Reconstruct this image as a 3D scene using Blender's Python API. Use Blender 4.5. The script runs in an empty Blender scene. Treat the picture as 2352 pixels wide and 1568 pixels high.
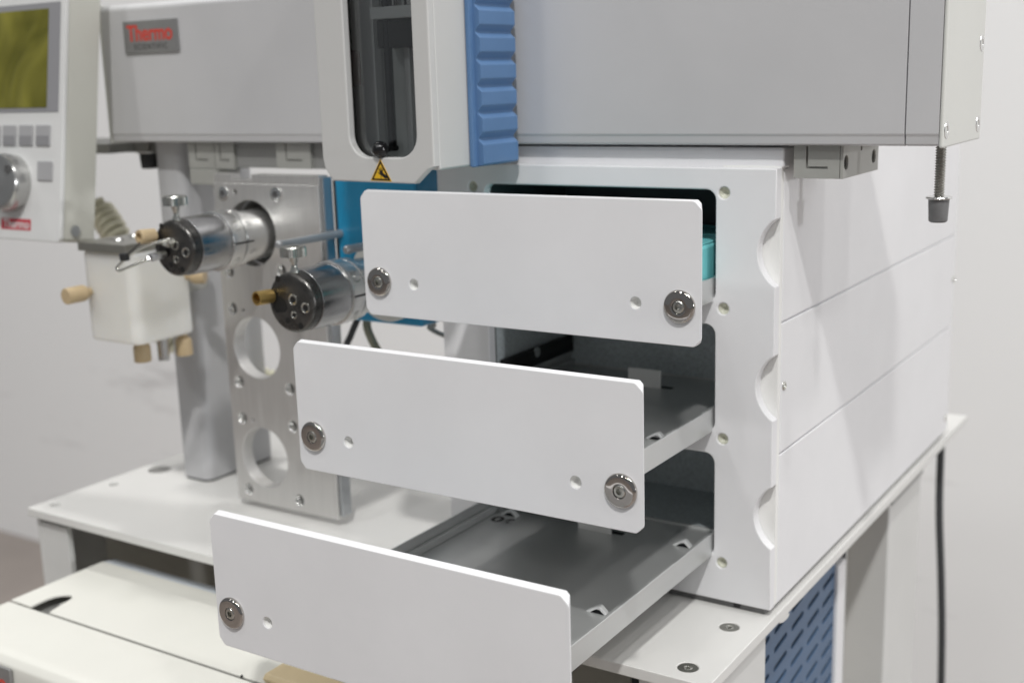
import bpy, bmesh, math, random
from mathutils import Vector, Matrix

random.seed(4)
S = 0.001                      # everything below is written in millimetres
C = bpy.context.scene.collection
sc = bpy.context.scene

# ------------------------------------------------------------------ camera
cam_d = bpy.data.cameras.new('camera')
cam = bpy.data.objects.new('camera', cam_d)
C.objects.link(cam)
a, p, ro = 0.57885, 0.2151, -0.0304
F = Vector((-math.sin(a)*math.cos(p), math.cos(a)*math.cos(p), -math.sin(p)))
R0 = Vector((math.cos(a), math.sin(a), 0))
U0 = R0.cross(F)
R = R0*math.cos(ro) + U0*math.sin(ro)
U = -R0*math.sin(ro) + U0*math.cos(ro)
M = Matrix((R, U, -F)).transposed().to_4x4()
M.translation = Vector((165.56, -438.46, 218.29))*S
cam.matrix_world = M
cam_d.sensor_width = 22.3
cam_d.lens = 2787.3/2352*22.3
cam_d.clip_start = 0.02
cam_d.clip_end = 60
cam_d.dof.use_dof = True
cam_d.dof.focus_distance = 0.415
cam_d.dof.aperture_fstop = 7.1
sc.camera = cam

# ------------------------------------------------------------------ light
w = bpy.data.worlds.new('World')
sc.world = w
w.use_nodes = True
bg = w.node_tree.nodes['Background']
bg.inputs[0].default_value = (0.93, 0.96, 1.0, 1)
bg.inputs[1].default_value = 0.18


def lamp(name, loc, target, size, watts, col=(1, 1, 1)):
    d = bpy.data.lights.new(name, 'AREA')
    d.shape = 'DISK'
    d.size = size
    d.energy = watts
    d.color = col
    o = bpy.data.objects.new(name, d)
    o.location = loc
    o.rotation_euler = (Vector(target)-Vector(loc)).to_track_quat('-Z', 'Y').to_euler()
    C.objects.link(o)
    return o


TGT = (-0.1, 0.0, 0.08)
WARM = (1, .99, .97)
lamp('area_lamp', (0.95, -1.70, 2.65), TGT, 0.16, 54, WARM)
lamp('area_lamp', (-0.85, -2.60, 2.0), TGT, 0.22, 8, WARM)
lamp('area_lamp', (3.2, -0.35, 0.40), TGT, 0.12, 17, (.97, .98, 1))  # unseen low source at the right, below ceiling height, added for the foot's shadow
for x, y, e in ((-2.3, -1.5, 6), (-0.7, -1.5, 5), (2.3, -1.2, 15), (0.3, -2.6, 5), (-1.9, 0.1, 27), (1.6, 0.1, 16)):
    lamp('area_lamp', (x, y, 3.0), (x*.3, y*.3, 0), 0.2, e, WARM)

sc.view_settings.view_transform = 'Standard'
sc.view_settings.look = 'None'
sc.view_settings.exposure = 0.08
sc.view_settings.gamma = 1
sc.view_settings.use_curve_mapping = False
sc.render.engine = 'CYCLES'
sc.cycles.max_bounces = 8
sc.cycles.use_denoising = True

# ------------------------------------------------------------------ materials
MATS = {}


def mat(name, col, rough=.5, metal=0., noise=0., nscale=40, bump=0., bscale=900, spec=.5, alpha=None, trans=0., coat=0., aniso=None, sss=0., stretch=(1, 1, 1), rvar=0.):
    m = bpy.data.materials.new(name)
    m.use_nodes = True
    nt = m.node_tree
    b = nt.nodes['Principled BSDF']
    b.inputs['Base Color'].default_value = (*col, 1)
    b.inputs['Roughness'].default_value = rough
    b.inputs['Metallic'].default_value = metal
    b.inputs['Specular IOR Level'].default_value = spec
    b.inputs['Transmission Weight'].default_value = trans
    b.inputs['Coat Weight'].default_value = coat
    if sss:
        b.inputs['Subsurface Weight'].default_value = sss
        b.inputs['Subsurface Radius'].default_value = (.016, .015, .013)
        b.inputs['Subsurface Scale'].default_value = 1
    tc = nt.nodes.new('ShaderNodeTexCoord')
    mp = nt.nodes.new('ShaderNodeMapping')
    mp.inputs['Scale'].default_value = stretch
    nt.links.new(tc.outputs['Object'], mp.inputs[0])
    if noise or rvar:
        n = nt.nodes.new('ShaderNodeTexNoise')
        n.inputs['Scale'].default_value = nscale
        n.inputs['Detail'].default_value = 5
        n.inputs['Roughness'].default_value = .6
        nt.links.new(mp.outputs[0], n.inputs['Vector'])
        if noise:
            r = nt.nodes.new('ShaderNodeMapRange')
            r.inputs['From Min'].default_value = .3
            r.inputs['From Max'].default_value = .7
            r.inputs['To Min'].default_value = 1-noise
            r.inputs['To Max'].default_value = 1+noise*.5
            nt.links.new(n.outputs['Fac'], r.inputs['Value'])
            mx = nt.nodes.new('ShaderNodeVectorMath')
            mx.operation = 'SCALE'
            mx.inputs[0].default_value = col
            nt.links.new(r.outputs[0], mx.inputs['Scale'])
            nt.links.new(mx.outputs[0], b.inputs['Base Color'])
        if rvar:
            r2 = nt.nodes.new('ShaderNodeMapRange')
            r2.inputs['From Min'].default_value = .3
            r2.inputs['From Max'].default_value = .7
            r2.inputs['To Min'].default_value = max(.02, rough-rvar)
            r2.inputs['To Max'].default_value = rough+rvar
            nt.links.new(n.outputs['Fac'], r2.inputs['Value'])
            nt.links.new(r2.outputs[0], b.inputs['Roughness'])
    if bump:
        n2 = nt.nodes.new('ShaderNodeTexNoise')
        n2.inputs['Scale'].default_value = bscale
        n2.inputs['Detail'].default_value = 3
        nt.links.new(mp.outputs[0], n2.inputs['Vector'])
        bp = nt.nodes.new('ShaderNodeBump')
        bp.inputs['Strength'].default_value = bump
        bp.inputs['Distance'].default_value = .0004
        nt.links.new(n2.outputs['Fac'], bp.inputs['Height'])
        nt.links.new(bp.outputs[0], b.inputs['Normal'])
    MATS[name] = m
    return m


mat('white_coat', (.80, .80, .815), .42, noise=.045, nscale=16, bump=.06, bscale=1500, rvar=.05)
mat('white_edge', (.86, .86, .84), .45)
mat('table_coat', (.72, .715, .695), .38, noise=.05, nscale=9, bump=.08, bscale=1400, rvar=.08)
mat('cream_coat', (.76, .755, .70), .40, noise=.05, nscale=8, bump=.06, bscale=1300, rvar=.06)
mat('gantry_grey', (.60, .60, .61), .40, .15, noise=.05, nscale=10, bump=.05, bscale=1800, rvar=.05)
mat('gantry_end', (.68, .685, .65), .4, noise=.03, nscale=12, bump=.05, bscale=1500)
mat('under_grey', (.30, .30, .29), .45, .2, noise=.08, nscale=40)
mat('block_grey', (.40, .40, .375), .45, .2, noise=.06, nscale=60)
mat('head_white', (.57, .57, .56), .38, noise=.03, nscale=10, bump=.05, bscale=1500)
mat('handle_blue', (.10, .20, .38), .48, noise=.05, nscale=60, bump=.1, bscale=2500)
mat('module_blue', (.012, .24, .44), .30, noise=.12, nscale=40, coat=.3)
mat('vent_blue', (.075, .135, .235), .45, noise=.06, nscale=40)
mat('dark_slot', (.02, .022, .026), .7)
mat('bay_dark', (.54, .59, .605), .45, .0, noise=.25, nscale=700, bump=.15, bscale=2500)
mat('black_gasket', (.012, .013, .013), .7)
mat('bay_black', (.07, .074, .078), .6)
mat('lid_strip', (.68, .73, .79), .4)
mat('under_side', (.84, .82, .75), .6, noise=.05, nscale=8)
mat('steel_sheet', (.62, .63, .625), .40, .72, noise=.05, nscale=14, rvar=.03)
mat('steel_bright', (.72, .72, .71), .22, 1, noise=.06, nscale=80)
mat('chrome', (.50, .475, .45), .05, 1)
mat('screw_steel', (.62, .62, .58), .22, 1, noise=.15, nscale=300)
mat('screw_grey', (.34, .34, .31), .38, 1, noise=.1, nscale=300)
mat('aluminium', (.70, .69, .675), .40, .8, noise=.06, nscale=30, bump=.05, bscale=500, stretch=(14, 1, 1), rvar=.06)
mat('plate_steel', (.36, .355, .32), .3, .75, noise=.1, nscale=60)
mat('pin_steel', (.42, .43, .44), .42, .6, noise=.08, nscale=100)
mat('thread_steel', (.42, .41, .38), .3, .95, noise=.1, nscale=200)
mat('alu_edge', (.50, .52, .54), .35, .9, noise=.08, nscale=60)
mat('valve_steel', (.50, .50, .505), .20, 1, noise=.22, nscale=60, rvar=.09, bump=.1, bscale=700)
mat('valve_ring', (.78, .78, .77), .26, .95, noise=.07, nscale=120)
mat('valve_black', (.12, .117, .112), .30, .85, noise=.4, nscale=130, rvar=.1)
mat('hole_black', (.006, .006, .006), .6)
mat('brass', (.52, .36, .13), .30, .85, noise=.1, nscale=200)
mat('beige_cap', (.52, .40, .24), .5, noise=.08, nscale=120)
mat('tan', (.74, .60, .37), .5, noise=.06, nscale=40)
mat('column_grey', (.50, .50, .51), .42, noise=.04, nscale=12, bump=.06, bscale=1500)
mat('tray_light', (.74, .75, .75), .38, .35)
mat('ptfe', (.74, .735, .70), .42, noise=.04, nscale=30, sss=.9)
mat('plug_cream', (.62, .625, .52), .45, noise=.08, nscale=250)
mat('teal', (.20, .62, .64), .42, noise=.05, nscale=60)
mat('rubber', (.02, .02, .021), .55, noise=.2, nscale=200)
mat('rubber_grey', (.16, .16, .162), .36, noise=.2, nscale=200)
mat('black_gloss', (.008, .008, .009), .12)
mat('cable_black', (.045, .048, .052), .45)
mat('cable_olive', (.25, .245, .18), .5)
mat('cable_grey', (.33, .33, .31), .5)
mat('cord_cream', (.78, .76, .60), .5, noise=.06, nscale=100)
mat('yellow', (.72, .43, .02), .4)
mat('ink_black', (.012, .009, .008), .5)
mat('badge_grey', (.30, .30, .30), .35, .5, noise=.06, nscale=100)
mat('badge_red', (.62, .055, .035), .4)
mat('badge_dark', (.07, .07, .07), .5)
mat('red_strip', (.55, .06, .08), .5, noise=.25, nscale=200)
mat('ctrl_face', (.68, .685, .68), .4, noise=.02, nscale=20)
mat('ctrl_side', (.55, .55, .50), .45, noise=.03, nscale=20, bump=.1, bscale=1200)
mat('bezel', (.27, .27, .285), .4)
mat('button', (.36, .36, .37), .45)
mat('button_low', (.25, .25, .26), .45)
mat('knob_silver', (.50, .50, .49), .26, .9, noise=.06, nscale=60)
mat('head_dark', (.60, .62, .61), .35, .1, noise=.25, nscale=18)
mat('head_mid', (.74, .75, .75), .35, .3, noise=.06, nscale=18)
mat('red_part', (.20, .05, .05), .4)
mat('leg_white', (.66, .66, .645), .45, noise=.05, nscale=14, bump=.08, bscale=1200)
mat('leg_back', (.60, .60, .60), .5, noise=.06, nscale=9)


def screen_material():
    m = mat('screen', (.12, .115, .012), .10, spec=.5)
    nt = m.node_tree
    b = nt.nodes['Principled BSDF']
    n = nt.nodes.new('ShaderNodeTexNoise')
    n.inputs['Scale'].default_value = 14
    n.inputs['Distortion'].default_value = 2.2
    tc = nt.nodes.new('ShaderNodeTexCoord')
    nt.links.new(tc.outputs['Object'], n.inputs['Vector'])
    cr = nt.nodes.new('ShaderNodeValToRGB')
    cr.color_ramp.elements[0].position = .35
    cr.color_ramp.elements[0].color = (.098, .095, .009, 1)
    cr.color_ramp.elements[1].position = .70
    cr.color_ramp.elements[1].color = (.24, .225, .038, 1)
    nt.links.new(n.outputs['Fac'], cr.inputs[0])
    nt.links.new(cr.outputs[0], b.inputs['Base Color'])
    bu = nt.nodes.new('ShaderNodeBump')
    bu.inputs['Strength'].default_value = .5
    bu.inputs['Distance'].default_value = .004
    nt.links.new(n.outputs['Fac'], bu.inputs['Height'])
    nt.links.new(bu.outputs[0], b.inputs['Normal'])
    return m


screen_material()


def glass_material():
    m = bpy.data.materials.new('window_glass')
    m.use_nodes = True
    nt = m.node_tree
    nt.nodes.remove(nt.nodes['Principled BSDF'])
    out = nt.nodes['Material Output']
    t = nt.nodes.new('ShaderNodeBsdfTransparent')
    t.inputs[0].default_value = (.93, .945, .945, 1)
    g = nt.nodes.new('ShaderNodeBsdfGlossy')
    g.inputs['Roughness'].default_value = .05
    fr = nt.nodes.new('ShaderNodeFresnel')
    fr.inputs[0].default_value = 1.5
    mx = nt.nodes.new('ShaderNodeMixShader')
    nt.links.new(fr.outputs[0], mx.inputs[0])
    nt.links.new(t.outputs[0], mx.inputs[1])
    nt.links.new(g.outputs[0], mx.inputs[2])
    nt.links.new(mx.outputs[0], out.inputs[0])
    MATS['window_glass'] = m


glass_material()


def wall_material():
    m = mat('wall_paint', (.90, .90, .90), .55, bump=.15, bscale=160)
    nt = m.node_tree
    b = nt.nodes['Principled BSDF']
    tc = nt.nodes.new('ShaderNodeTexCoord')
    mp = nt.nodes.new('ShaderNodeMapping')
    mp.inputs['Scale'].default_value = (1.4, 1, 7.5)
    mp.inputs['Rotation'].default_value = (0, .14, 0)
    nt.links.new(tc.outputs['Object'], mp.inputs[0])
    n = nt.nodes.new('ShaderNodeTexNoise')
    n.inputs['Scale'].default_value = 2.3
    n.inputs['Detail'].default_value = 7
    n.inputs['Roughness'].default_value = .7
    nt.links.new(mp.outputs[0], n.inputs['Vector'])
    cr = nt.nodes.new('ShaderNodeValToRGB')
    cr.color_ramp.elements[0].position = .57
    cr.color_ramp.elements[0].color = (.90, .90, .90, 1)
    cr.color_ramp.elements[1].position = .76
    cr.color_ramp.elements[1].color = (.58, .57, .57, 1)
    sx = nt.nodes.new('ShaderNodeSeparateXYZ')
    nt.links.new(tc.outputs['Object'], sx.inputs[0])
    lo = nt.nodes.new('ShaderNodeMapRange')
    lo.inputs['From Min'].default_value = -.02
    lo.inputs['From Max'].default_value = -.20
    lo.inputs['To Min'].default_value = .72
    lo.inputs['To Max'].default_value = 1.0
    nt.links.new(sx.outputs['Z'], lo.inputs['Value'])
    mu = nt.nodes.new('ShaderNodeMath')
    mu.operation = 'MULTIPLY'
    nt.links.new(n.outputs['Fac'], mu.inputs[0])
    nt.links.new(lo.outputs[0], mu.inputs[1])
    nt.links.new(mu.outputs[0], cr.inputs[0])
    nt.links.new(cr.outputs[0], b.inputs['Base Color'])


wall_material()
mat('floor_lino', (.30, .26, .235), .45, noise=.15, nscale=5, bump=.1, bscale=60)

# ------------------------------------------------------------------ mesh helpers
def worldloc(o):
    v = Vector((0, 0, 0))
    while o is not None:
        v += o.location
        o = o.parent
    return v


def link(name, me, m, parent=None):
    o = bpy.data.objects.new(name, me)
    C.objects.link(o)
    ms = m if isinstance(m, (list, tuple)) else [m]
    for k in ms:
        me.materials.append(MATS[k])
    if parent is not None:
        o.parent = parent
        wl = worldloc(parent)
        for v in me.vertices:
            v.co -= wl
    wn = o.modifiers.new('wn', 'WEIGHTED_NORMAL')
    wn.keep_sharp = True
    wn.weight = 60
    return o


def mesh_of(bm, smooth=40):
    bmesh.ops.recalc_face_normals(bm, faces=bm.faces)
    me = bpy.data.meshes.new('m')
    for v in bm.verts:
        v.co *= S
    bm.to_mesh(me)
    bm.free()
    me.shade_smooth()
    me.set_sharp_from_angle(angle=math.radians(smooth))
    return me


def box(bm, x0, x1, y0, y1, z0, z1, bev=0., seg=2):
    b2 = bmesh.new()
    bmesh.ops.create_cube(b2, size=1)
    for v in b2.verts:
        v.co = Vector(((x0+x1)/2+v.co.x*(x1-x0), (y0+y1)/2+v.co.y*(y1-y0), (z0+z1)/2+v.co.z*(z1-z0)))
    if bev:
        bmesh.ops.bevel(b2, geom=b2.edges[:], offset=bev, segments=seg, affect='EDGES', profile=.5)
    merge(bm, b2)


def merge(bm, b2):
    t = bpy.data.meshes.new('t')
    b2.to_mesh(t)
    b2.free()
    bm.from_mesh(t)
    bpy.data.meshes.remove(t)


def axmap(axis, pq, h):
    if axis == 'x':
        return Vector((h, pq[0], pq[1]))
    if axis == 'y':
        return Vector((pq[0], h, pq[1]))
    return Vector((pq[0], pq[1], h))


def prism(bm, poly, axis, a0, a1, bev=0., seg=2, angle=25):
    b2 = bmesh.new()
    lo = [b2.verts.new(axmap(axis, q, a0)) for q in poly]
    hi = [b2.verts.new(axmap(axis, q, a1)) for q in poly]
    b2.faces.new(lo)
    b2.faces.new(hi[::-1])
    n = len(poly)
    for i in range(n):
        b2.faces.new((lo[i], hi[i], hi[(i+1) % n], lo[(i+1) % n]))
    bmesh.ops.recalc_face_normals(b2, faces=b2.faces)
    if bev:
        ed = [e for e in b2.edges if e.calc_face_angle(0) > math.radians(angle)]
        bmesh.ops.bevel(b2, geom=ed, offset=bev, segments=seg, affect='EDGES', profile=.5)
    merge(bm, b2)


def plate(bm, outer, holes, axis, a0, a1, bev=.25, res=1):
    """flat plate with holes: 2D outline filled by a curve, given a bevelled thickness"""
    cu = bpy.data.curves.new('c', 'CURVE')
    cu.dimensions = '2D'
    cu.fill_mode = 'BOTH'
    cu.extrude = abs(a1-a0)/2-bev
    cu.bevel_depth = bev
    cu.bevel_resolution = res
    cu.offset = -bev
    for ring in [outer]+list(holes):
        s = cu.splines.new('POLY')
        s.points.add(len(ring)-1)
        for i, q in enumerate(ring):
            s.points[i].co = (q[0], q[1], 0, 1)
        s.use_cyclic_u = True
    ob = bpy.data.objects.new('c', cu)
    C.objects.link(ob)
    dg = bpy.context.evaluated_depsgraph_get()
    me = bpy.data.meshes.new_from_object(ob.evaluated_get(dg))
    bpy.data.objects.remove(ob)
    b2 = bmesh.new()
    b2.from_mesh(me)
    bpy.data.meshes.remove(me)
    bpy.data.curves.remove(cu)
    mid = (a0+a1)/2
    for v in b2.verts:
        v.co = axmap(axis, (v.co.x, v.co.y), mid+v.co.z)
    bmesh.ops.remove_doubles(b2, verts=b2.verts, dist=.002)
    bmesh.ops.recalc_face_normals(b2, faces=b2.faces)
    merge(bm, b2)


def circ(cx, cy, r, n=28, ry=None):
    ry = r if ry is None else ry
    return [(cx+r*math.cos(2*math.pi*i/n), cy+ry*math.sin(2*math.pi*i/n)) for i in range(n)]


def rrect(x0, x1, y0, y1, r, n=6):
    pts = []
    for cx, cy, s in ((x1-r, y1-r, 0), (x0+r, y1-r, 90), (x0+r, y0+r, 180), (x1-r, y0+r, 270)):
        for i in range(n+1):
            t = math.radians(s+90*i/n)
            pts.append((cx+r*math.cos(t), cy+r*math.sin(t)))
    return pts


def lathe(bm, prof, c, axis, seg=40, capends=True):
    """prof: (radius, distance along axis); axis a unit-ish vector"""
    ax = Vector(axis).normalized()
    t = Vector((0, 0, 1)) if abs(ax.z) < .9 else Vector((1, 0, 0))
    e1 = ax.cross(t).normalized()
    e2 = ax.cross(e1)
    c = Vector(c)
    b2 = bmesh.new()
    rings = []
    for r, h in prof:
        if r < 1e-4:
            rings.append([b2.verts.new(c+ax*h)])
        else:
            rings.append([b2.verts.new(c+ax*h+(e1*math.cos(2*math.pi*i/seg)+e2*math.sin(2*math.pi*i/seg))*r) for i in range(seg)])
    for A, B in zip(rings, rings[1:]):
        for i in range(seg):
            j = (i+1) % seg
            if len(A) == 1 and len(B) == 1:
                break
            if len(A) == 1:
                b2.faces.new((A[0], B[i], B[j]))
            elif len(B) == 1:
                b2.faces.new((A[i], B[0], A[j]))
            else:
                b2.faces.new((A[i], B[i], B[j], A[j]))
    if capends:
        for rg in (rings[0], rings[-1]):
            if len(rg) > 1:
                b2.faces.new(rg)
    bmesh.ops.recalc_face_normals(b2, faces=b2.faces)
    merge(bm, b2)


def catmull(P, n=8):
    P = [Vector(q) for q in P]
    P = [P[0]*2-P[1]]+P+[P[-1]*2-P[-2]]
    out = []
    for i in range(1, len(P)-2):
        p0, p1, p2, p3 = P[i-1:i+3]
        for k in range(n):
            t = k/n
            out.append(.5*((2*p1)+(p2-p0)*t+(2*p0-5*p1+4*p2-p3)*t*t+(3*p1-p0-3*p2+p3)*t**3))
    out.append(P[-2])
    return out


def tube(bm, P, r, seg=12, smooth=8):
    P = catmull(P, smooth) if smooth else [Vector(q) for q in P]
    b2 = bmesh.new()
    rings = []
    up = Vector((0, 0, 1))
    prev = None
    for i, q in enumerate(P):
        d = (P[min(i+1, len(P)-1)]-P[max(i-1, 0)]).normalized()
        if prev is None:
            e = d.cross(up if abs(d.z) < .9 else Vector((1, 0, 0))).normalized()
        else:
            e = (prev-d*prev.dot(d)).normalized()
        prev = e
        f = d.cross(e)
        rings.append([b2.verts.new(q+(e*math.cos(2*math.pi*k/seg)+f*math.sin(2*math.pi*k/seg))*r) for k in range(seg)])
    for A, B in zip(rings, rings[1:]):
        for k in range(seg):
            b2.faces.new((A[k], A[(k+1) % seg], B[(k+1) % seg], B[k]))
    b2.faces.new(rings[0])
    b2.faces.new(rings[-1][::-1])
    bmesh.ops.recalc_face_normals(b2, faces=b2.faces)
    merge(bm, b2)


def text(bm, s, size, place, depth=.25, xs=1., bold=0., spacing=1.):
    """place(u, v, h) maps flat text coordinates (mm) to the world"""
    cu = bpy.data.curves.new('t', 'FONT')
    cu.body = s
    cu.size = size
    cu.extrude = depth/2
    cu.offset = bold
    cu.space_character = spacing
    cu.align_x = 'CENTER'
    cu.align_y = 'CENTER'
    ob = bpy.data.objects.new('t', cu)
    C.objects.link(ob)
    dg = bpy.context.evaluated_depsgraph_get()
    me = bpy.data.meshes.new_from_object(ob.evaluated_get(dg))
    bpy.data.objects.remove(ob)
    b2 = bmesh.new()
    b2.from_mesh(me)
    bpy.data.meshes.remove(me)
    for v in b2.verts:
        v.co = place(v.co.x*xs, v.co.y, v.co.z+depth/2)
    merge(bm, b2)


class P:
    """one part: collect shapes, then build it as one mesh object"""
    def __init__(self):
        self.bm = bmesh.new()

    def __getattr__(self, k):
        f = globals()[k]

        def g(*a, **kw):
            f(self.bm, *a, **kw)
            return self
        return g

    def build(self, name, m, parent=None, smooth=40):
        me = mesh_of(self.bm, smooth)
        return link(name, me, m, parent)


def thing(name, label, cat, loc, group=None):
    o = bpy.data.objects.new(name, None)
    o.empty_display_size = .01
    C.objects.link(o)
    o.location = Vector(loc)*S
    o['label'] = label
    o['category'] = cat
    if group:
        o['group'] = group
    return o


def tag(o, label, cat, group=None):
    o['label'] = label
    o['category'] = cat
    if group:
        o['group'] = group
    return o


def shift(parent_mesh, fn):
    for v in parent_mesh.data.vertices:
        v.co = fn(v.co)


def screw(parent, c, axis, r, m='screw_steel', name='screw', countersunk=False):
    prof = [(r*.96, -.6), (r, 0), (r*.98, .25), (r*.80, .55), (r*.45, .62), (r*.40, .30), (r*.12, .02), (0, .02)]
    if countersunk:
        prof = [(r*.9, -.8), (r, 0), (r*.98, .08), (r*.5, .10), (r*.42, -.15), (r*.15, -.6), (0, -.6)]
    return P().lathe(prof, c, axis, 24).build(name, m, parent)


# ------------------------------------------------------------------ setting
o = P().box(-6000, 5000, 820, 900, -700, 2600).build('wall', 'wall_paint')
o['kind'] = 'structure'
o = P().box(-6000, 5000, -3500, 819, -720, -575).build('floor', 'floor_lino')
o['kind'] = 'structure'

# ------------------------------------------------------------------ table
T = thing('shelf_table', 'white coated steel shelf table on legs under the drawer cabinet', 'table', (-195, 137, -574))
holes = [circ(-380.1, 15.9, 6.6, 32), circ(-382.8, -15.2, 2.6, 20), circ(-383.5, -53.5, 2.8, 20),
         circ(-11.1, -15.1, 4.0, 28), circ(-11.2, -54.2, 4.0, 28)]
P().plate([(-393, -64.1), (1.5, -64.1), (1.5, 336.7), (-393, 336.7)], holes, 'z', -4.7, 0, .45, 2).build('table_top', 'table_coat', T)
for x, y in ((-11.1, -15.1), (-11.2, -54.2)):
    s = P().lathe([(3.9, -4.0), (3.95, -.5), (3.8, -.22), (1.75, -.22)], (x, y, 0), (0, 0, 1), 28, False).build('screw', 'screw_grey', T)
    d = P()
    d.lathe([(1.76, -.24), (1.5, -.1), (1.2, -.2), (.9, -1.2), (0, -1.3)], (x, y, 0), (0, 0, 1), 20, False)
    for k in range(4):
        t = math.radians(90*k+20)
        d.lathe([(.32, -1.2), (.30, -.28), (.15, -.15), (0, -.12)], (x+.9*math.cos(t), y+.9*math.sin(t), 0), (0, 0, 1), 8)
    d.build('screw_recess', 'screw_steel', s)
# legs
lg = P()
lg.box(-392, -388.5, -60, -20, -574, -7.2, .6)
lg.box(-388.5, -367, -60, -56.5, -574, -8.5, .6)
lg.build('leg', 'leg_white', T)
P().box(-391.5, -388.6, -19.8, 330, -574, -4.8, .4).build('side_panel', 'under_side', T)
P().box(-391, -368, -59, -30, -8.4, -4.75, .3).build('leg_plate', 'under_grey', T)
lg = P()
lg.box(-4.6, -1.6, -62, 0.5, -574, -4.75, .5)
lg.box(-30, -4.7, -58, -55, -574, -4.75, .5)
lg.build('leg', 'leg_white', T)
P().box(-6.5, -5.5, 197, 260, -16, -5).build('leg_plate', 'under_grey', T)
P().box(-30, -7, 197, 262, -574, -4.75, 1.2).build('leg', 'leg_white', T)
P().box(-391, -368, 255, 262, -574, -4.75, 1).build('leg', 'leg_white', T)
P().box(-387, -32, 160, 164, -330, -4.8, .5).build('back_panel', 'under_side', T)
P().prism([(8, -4.7), (12, -4.7), (18, -4.7), (20, -5.6), (20, -6.6), (18, -7.2), (13, -7.0), (9, -5.8)], 'x', -2, 1.2, .3).build('edge_tab', 'table_coat', T)

# ------------------------------------------------------------------ drawer cabinet
CAB = thing('drawer_cabinet', 'tall white drawer cabinet with three pulled-out drawers', 'cabinet', (-79, 147, 0))
PIT = 53.38
OPEN = [(128.5, 173.0), (128.5-PIT, 173.0-PIT), (128.5-2*PIT, 173.0-2*PIT)]
out = [(-158.4, 3.2), (0, 3.2)]
for zc in (149.4-2*PIT, 149.4-PIT, 149.4):
    Rr, hc = 15.6, 13.2
    xc = -7.2+Rr
    out.append((0, zc-hc-.01))
    a0 = math.atan2(-hc, 0-xc)
    for k in range(1, 20):
        ang = math.radians(180)+math.asin(hc/Rr)*(1-2*k/20)
        out.append((xc+Rr*math.cos(ang), zc+Rr*math.sin(ang)))
    out.append((0, zc+hc+.01))
out += [(0, 181.3), (-158.4, 181.3)]
hol = [rrect(-133.2, -24.6, z0, z1, 4.2) for z0, z1 in OPEN]
PLUGS = [(-21.2, 171.8), (-21.2, 126.3), (-21.1, 72.9), (-21.1, 19.7), (-139.2, 171.6), (-139.2, 126.3), (-139.2, 72.9), (-139.2, 19.7)]
hol += [circ(x, z, 2.35, 24) for x, z in PLUGS]
FP = P().plate(out, hol, 'y', 0, 5.2, .5, 2).build('front_plate', 'white_coat', CAB)
for x, z in PLUGS:
    P().lathe([(2.3, 0.9), (2.2, .9), (1.7, 1.3), (.4, 2.6), (0, 2.7)], (x, 0, z), (0, 1, 0), 24, False).build('hole_plug', 'plug_cream', FP)
b = P()
b.box(-158, -134, 5.3, 71, 3.2, 188.7)
b.box(-24, -3.2, 8.3, 71, 3.2, 188.7)
for z0, z1 in ((3.2, 21.2), (66.9, 74.5), (120.3, 127.9), (173.6, 188.7)):
    b.box(-134, -24, 5.3, 71, z0, z1)
b.box(-158, -3.2, 71, 289, 3.2, 188.7)
b.box(-3.2, -1.0, 8.3, 289, 3.4, 59.9)
b.box(-3.2, -1.0, 12.2, 289, 130.1, 188.3)
b.build('body', 'white_coat', CAB)
# front top lip and side skins
P().box(-158.3, .8, 5.25, 12, 180.95, 188.9, 1.2, 3).build('top_lip', 'white_coat', CAB)
P().box(-24.1, -.1, 5.3, 8.2, 3.2, 186.5, .4).build('corner_strip', 'white_edge', CAB)
P().box(-3.15, -.93, 8.3, 289.2, 60, 130).build('panel_backing', 'white_coat', CAB)
for z0, z1 in ((3.2, 66.9), (67.6, 120.6)):
    P().box(-.95, 0, 8.3, 289.6, z0, z1, .42, 3).build('side_panel', 'white_coat', CAB)
P().prism([(8.3, 121.4), (289.6, 121.4), (289.6, 188.5), (12.1, 188.5), (12.1, 180.9), (8.3, 180.9)], 'x', -.95, 0, .42, 3).build('side_panel', 'white_coat', CAB)
P().box(-158.2, .2, 12.1, 289, 188.75, 189.2).build('top_panel', 'white_coat', CAB)
for y, z in ((11.6, 94.8), (287.5, 95), (284.5, 11.7)):
    screw(CAB, (0, y, z), (1, 0, 0), 1.9)
for x, y in ((-15, 7), (-143, 7), (-15, 270), (-143, 270)):
    P().lathe([(4.5, 0), (5, .4), (5.2, 3.2)], (x, y, 0), (0, 0, 1), 24).build('rubber_foot', 'rubber', CAB)
P().box(-153, -3, 2.2, 286, .15, 3.1).build('gap_shade', 'rubber_grey', CAB)  # added dark face, stands in for the shadowed gap under the cabinet
for z0, z1 in OPEN:
    bay = P()
    X0, X1, Z0, Z1 = -133.8, -24.2, z0+.2, z1-.2
    bay.box(X0, X0+.6, 5.4, 70.9, Z0, Z1).box(X1-.6, X1, 5.4, 70.9, Z0, Z1)
    bay.box(X0, X1, 70.1, 70.9, Z0, Z1).box(X0, X1, 5.4, 70, Z0, Z0+.6).box(X0, X1, 5.4, 70, Z1-.6, Z1)
    bo = bay.build('drawer_bay', 'bay_black' if z0 > 120 else 'bay_dark', CAB)
    P().box(X0+.7, X0+4, 8, 69, z0+9.5, z0+17.5, .4).build('slide_rail', 'black_gasket', bo)
    P().lathe([(2.4, 0), (2.4, .8), (0, .9)], (X0+4, 34, z0+16), (1, 0, 0), 20).build('rail_bolt', 'steel_bright', bo)
    P().plate(rrect(-134, -23.9, z0-.5, z1+.5, 4), [rrect(-133.0, -24.9, z0+.2, z1-.2, 3.6)], 'y', 5.22, 5.38, .02, 0).build('gasket', 'black_gasket', bo)

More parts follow.
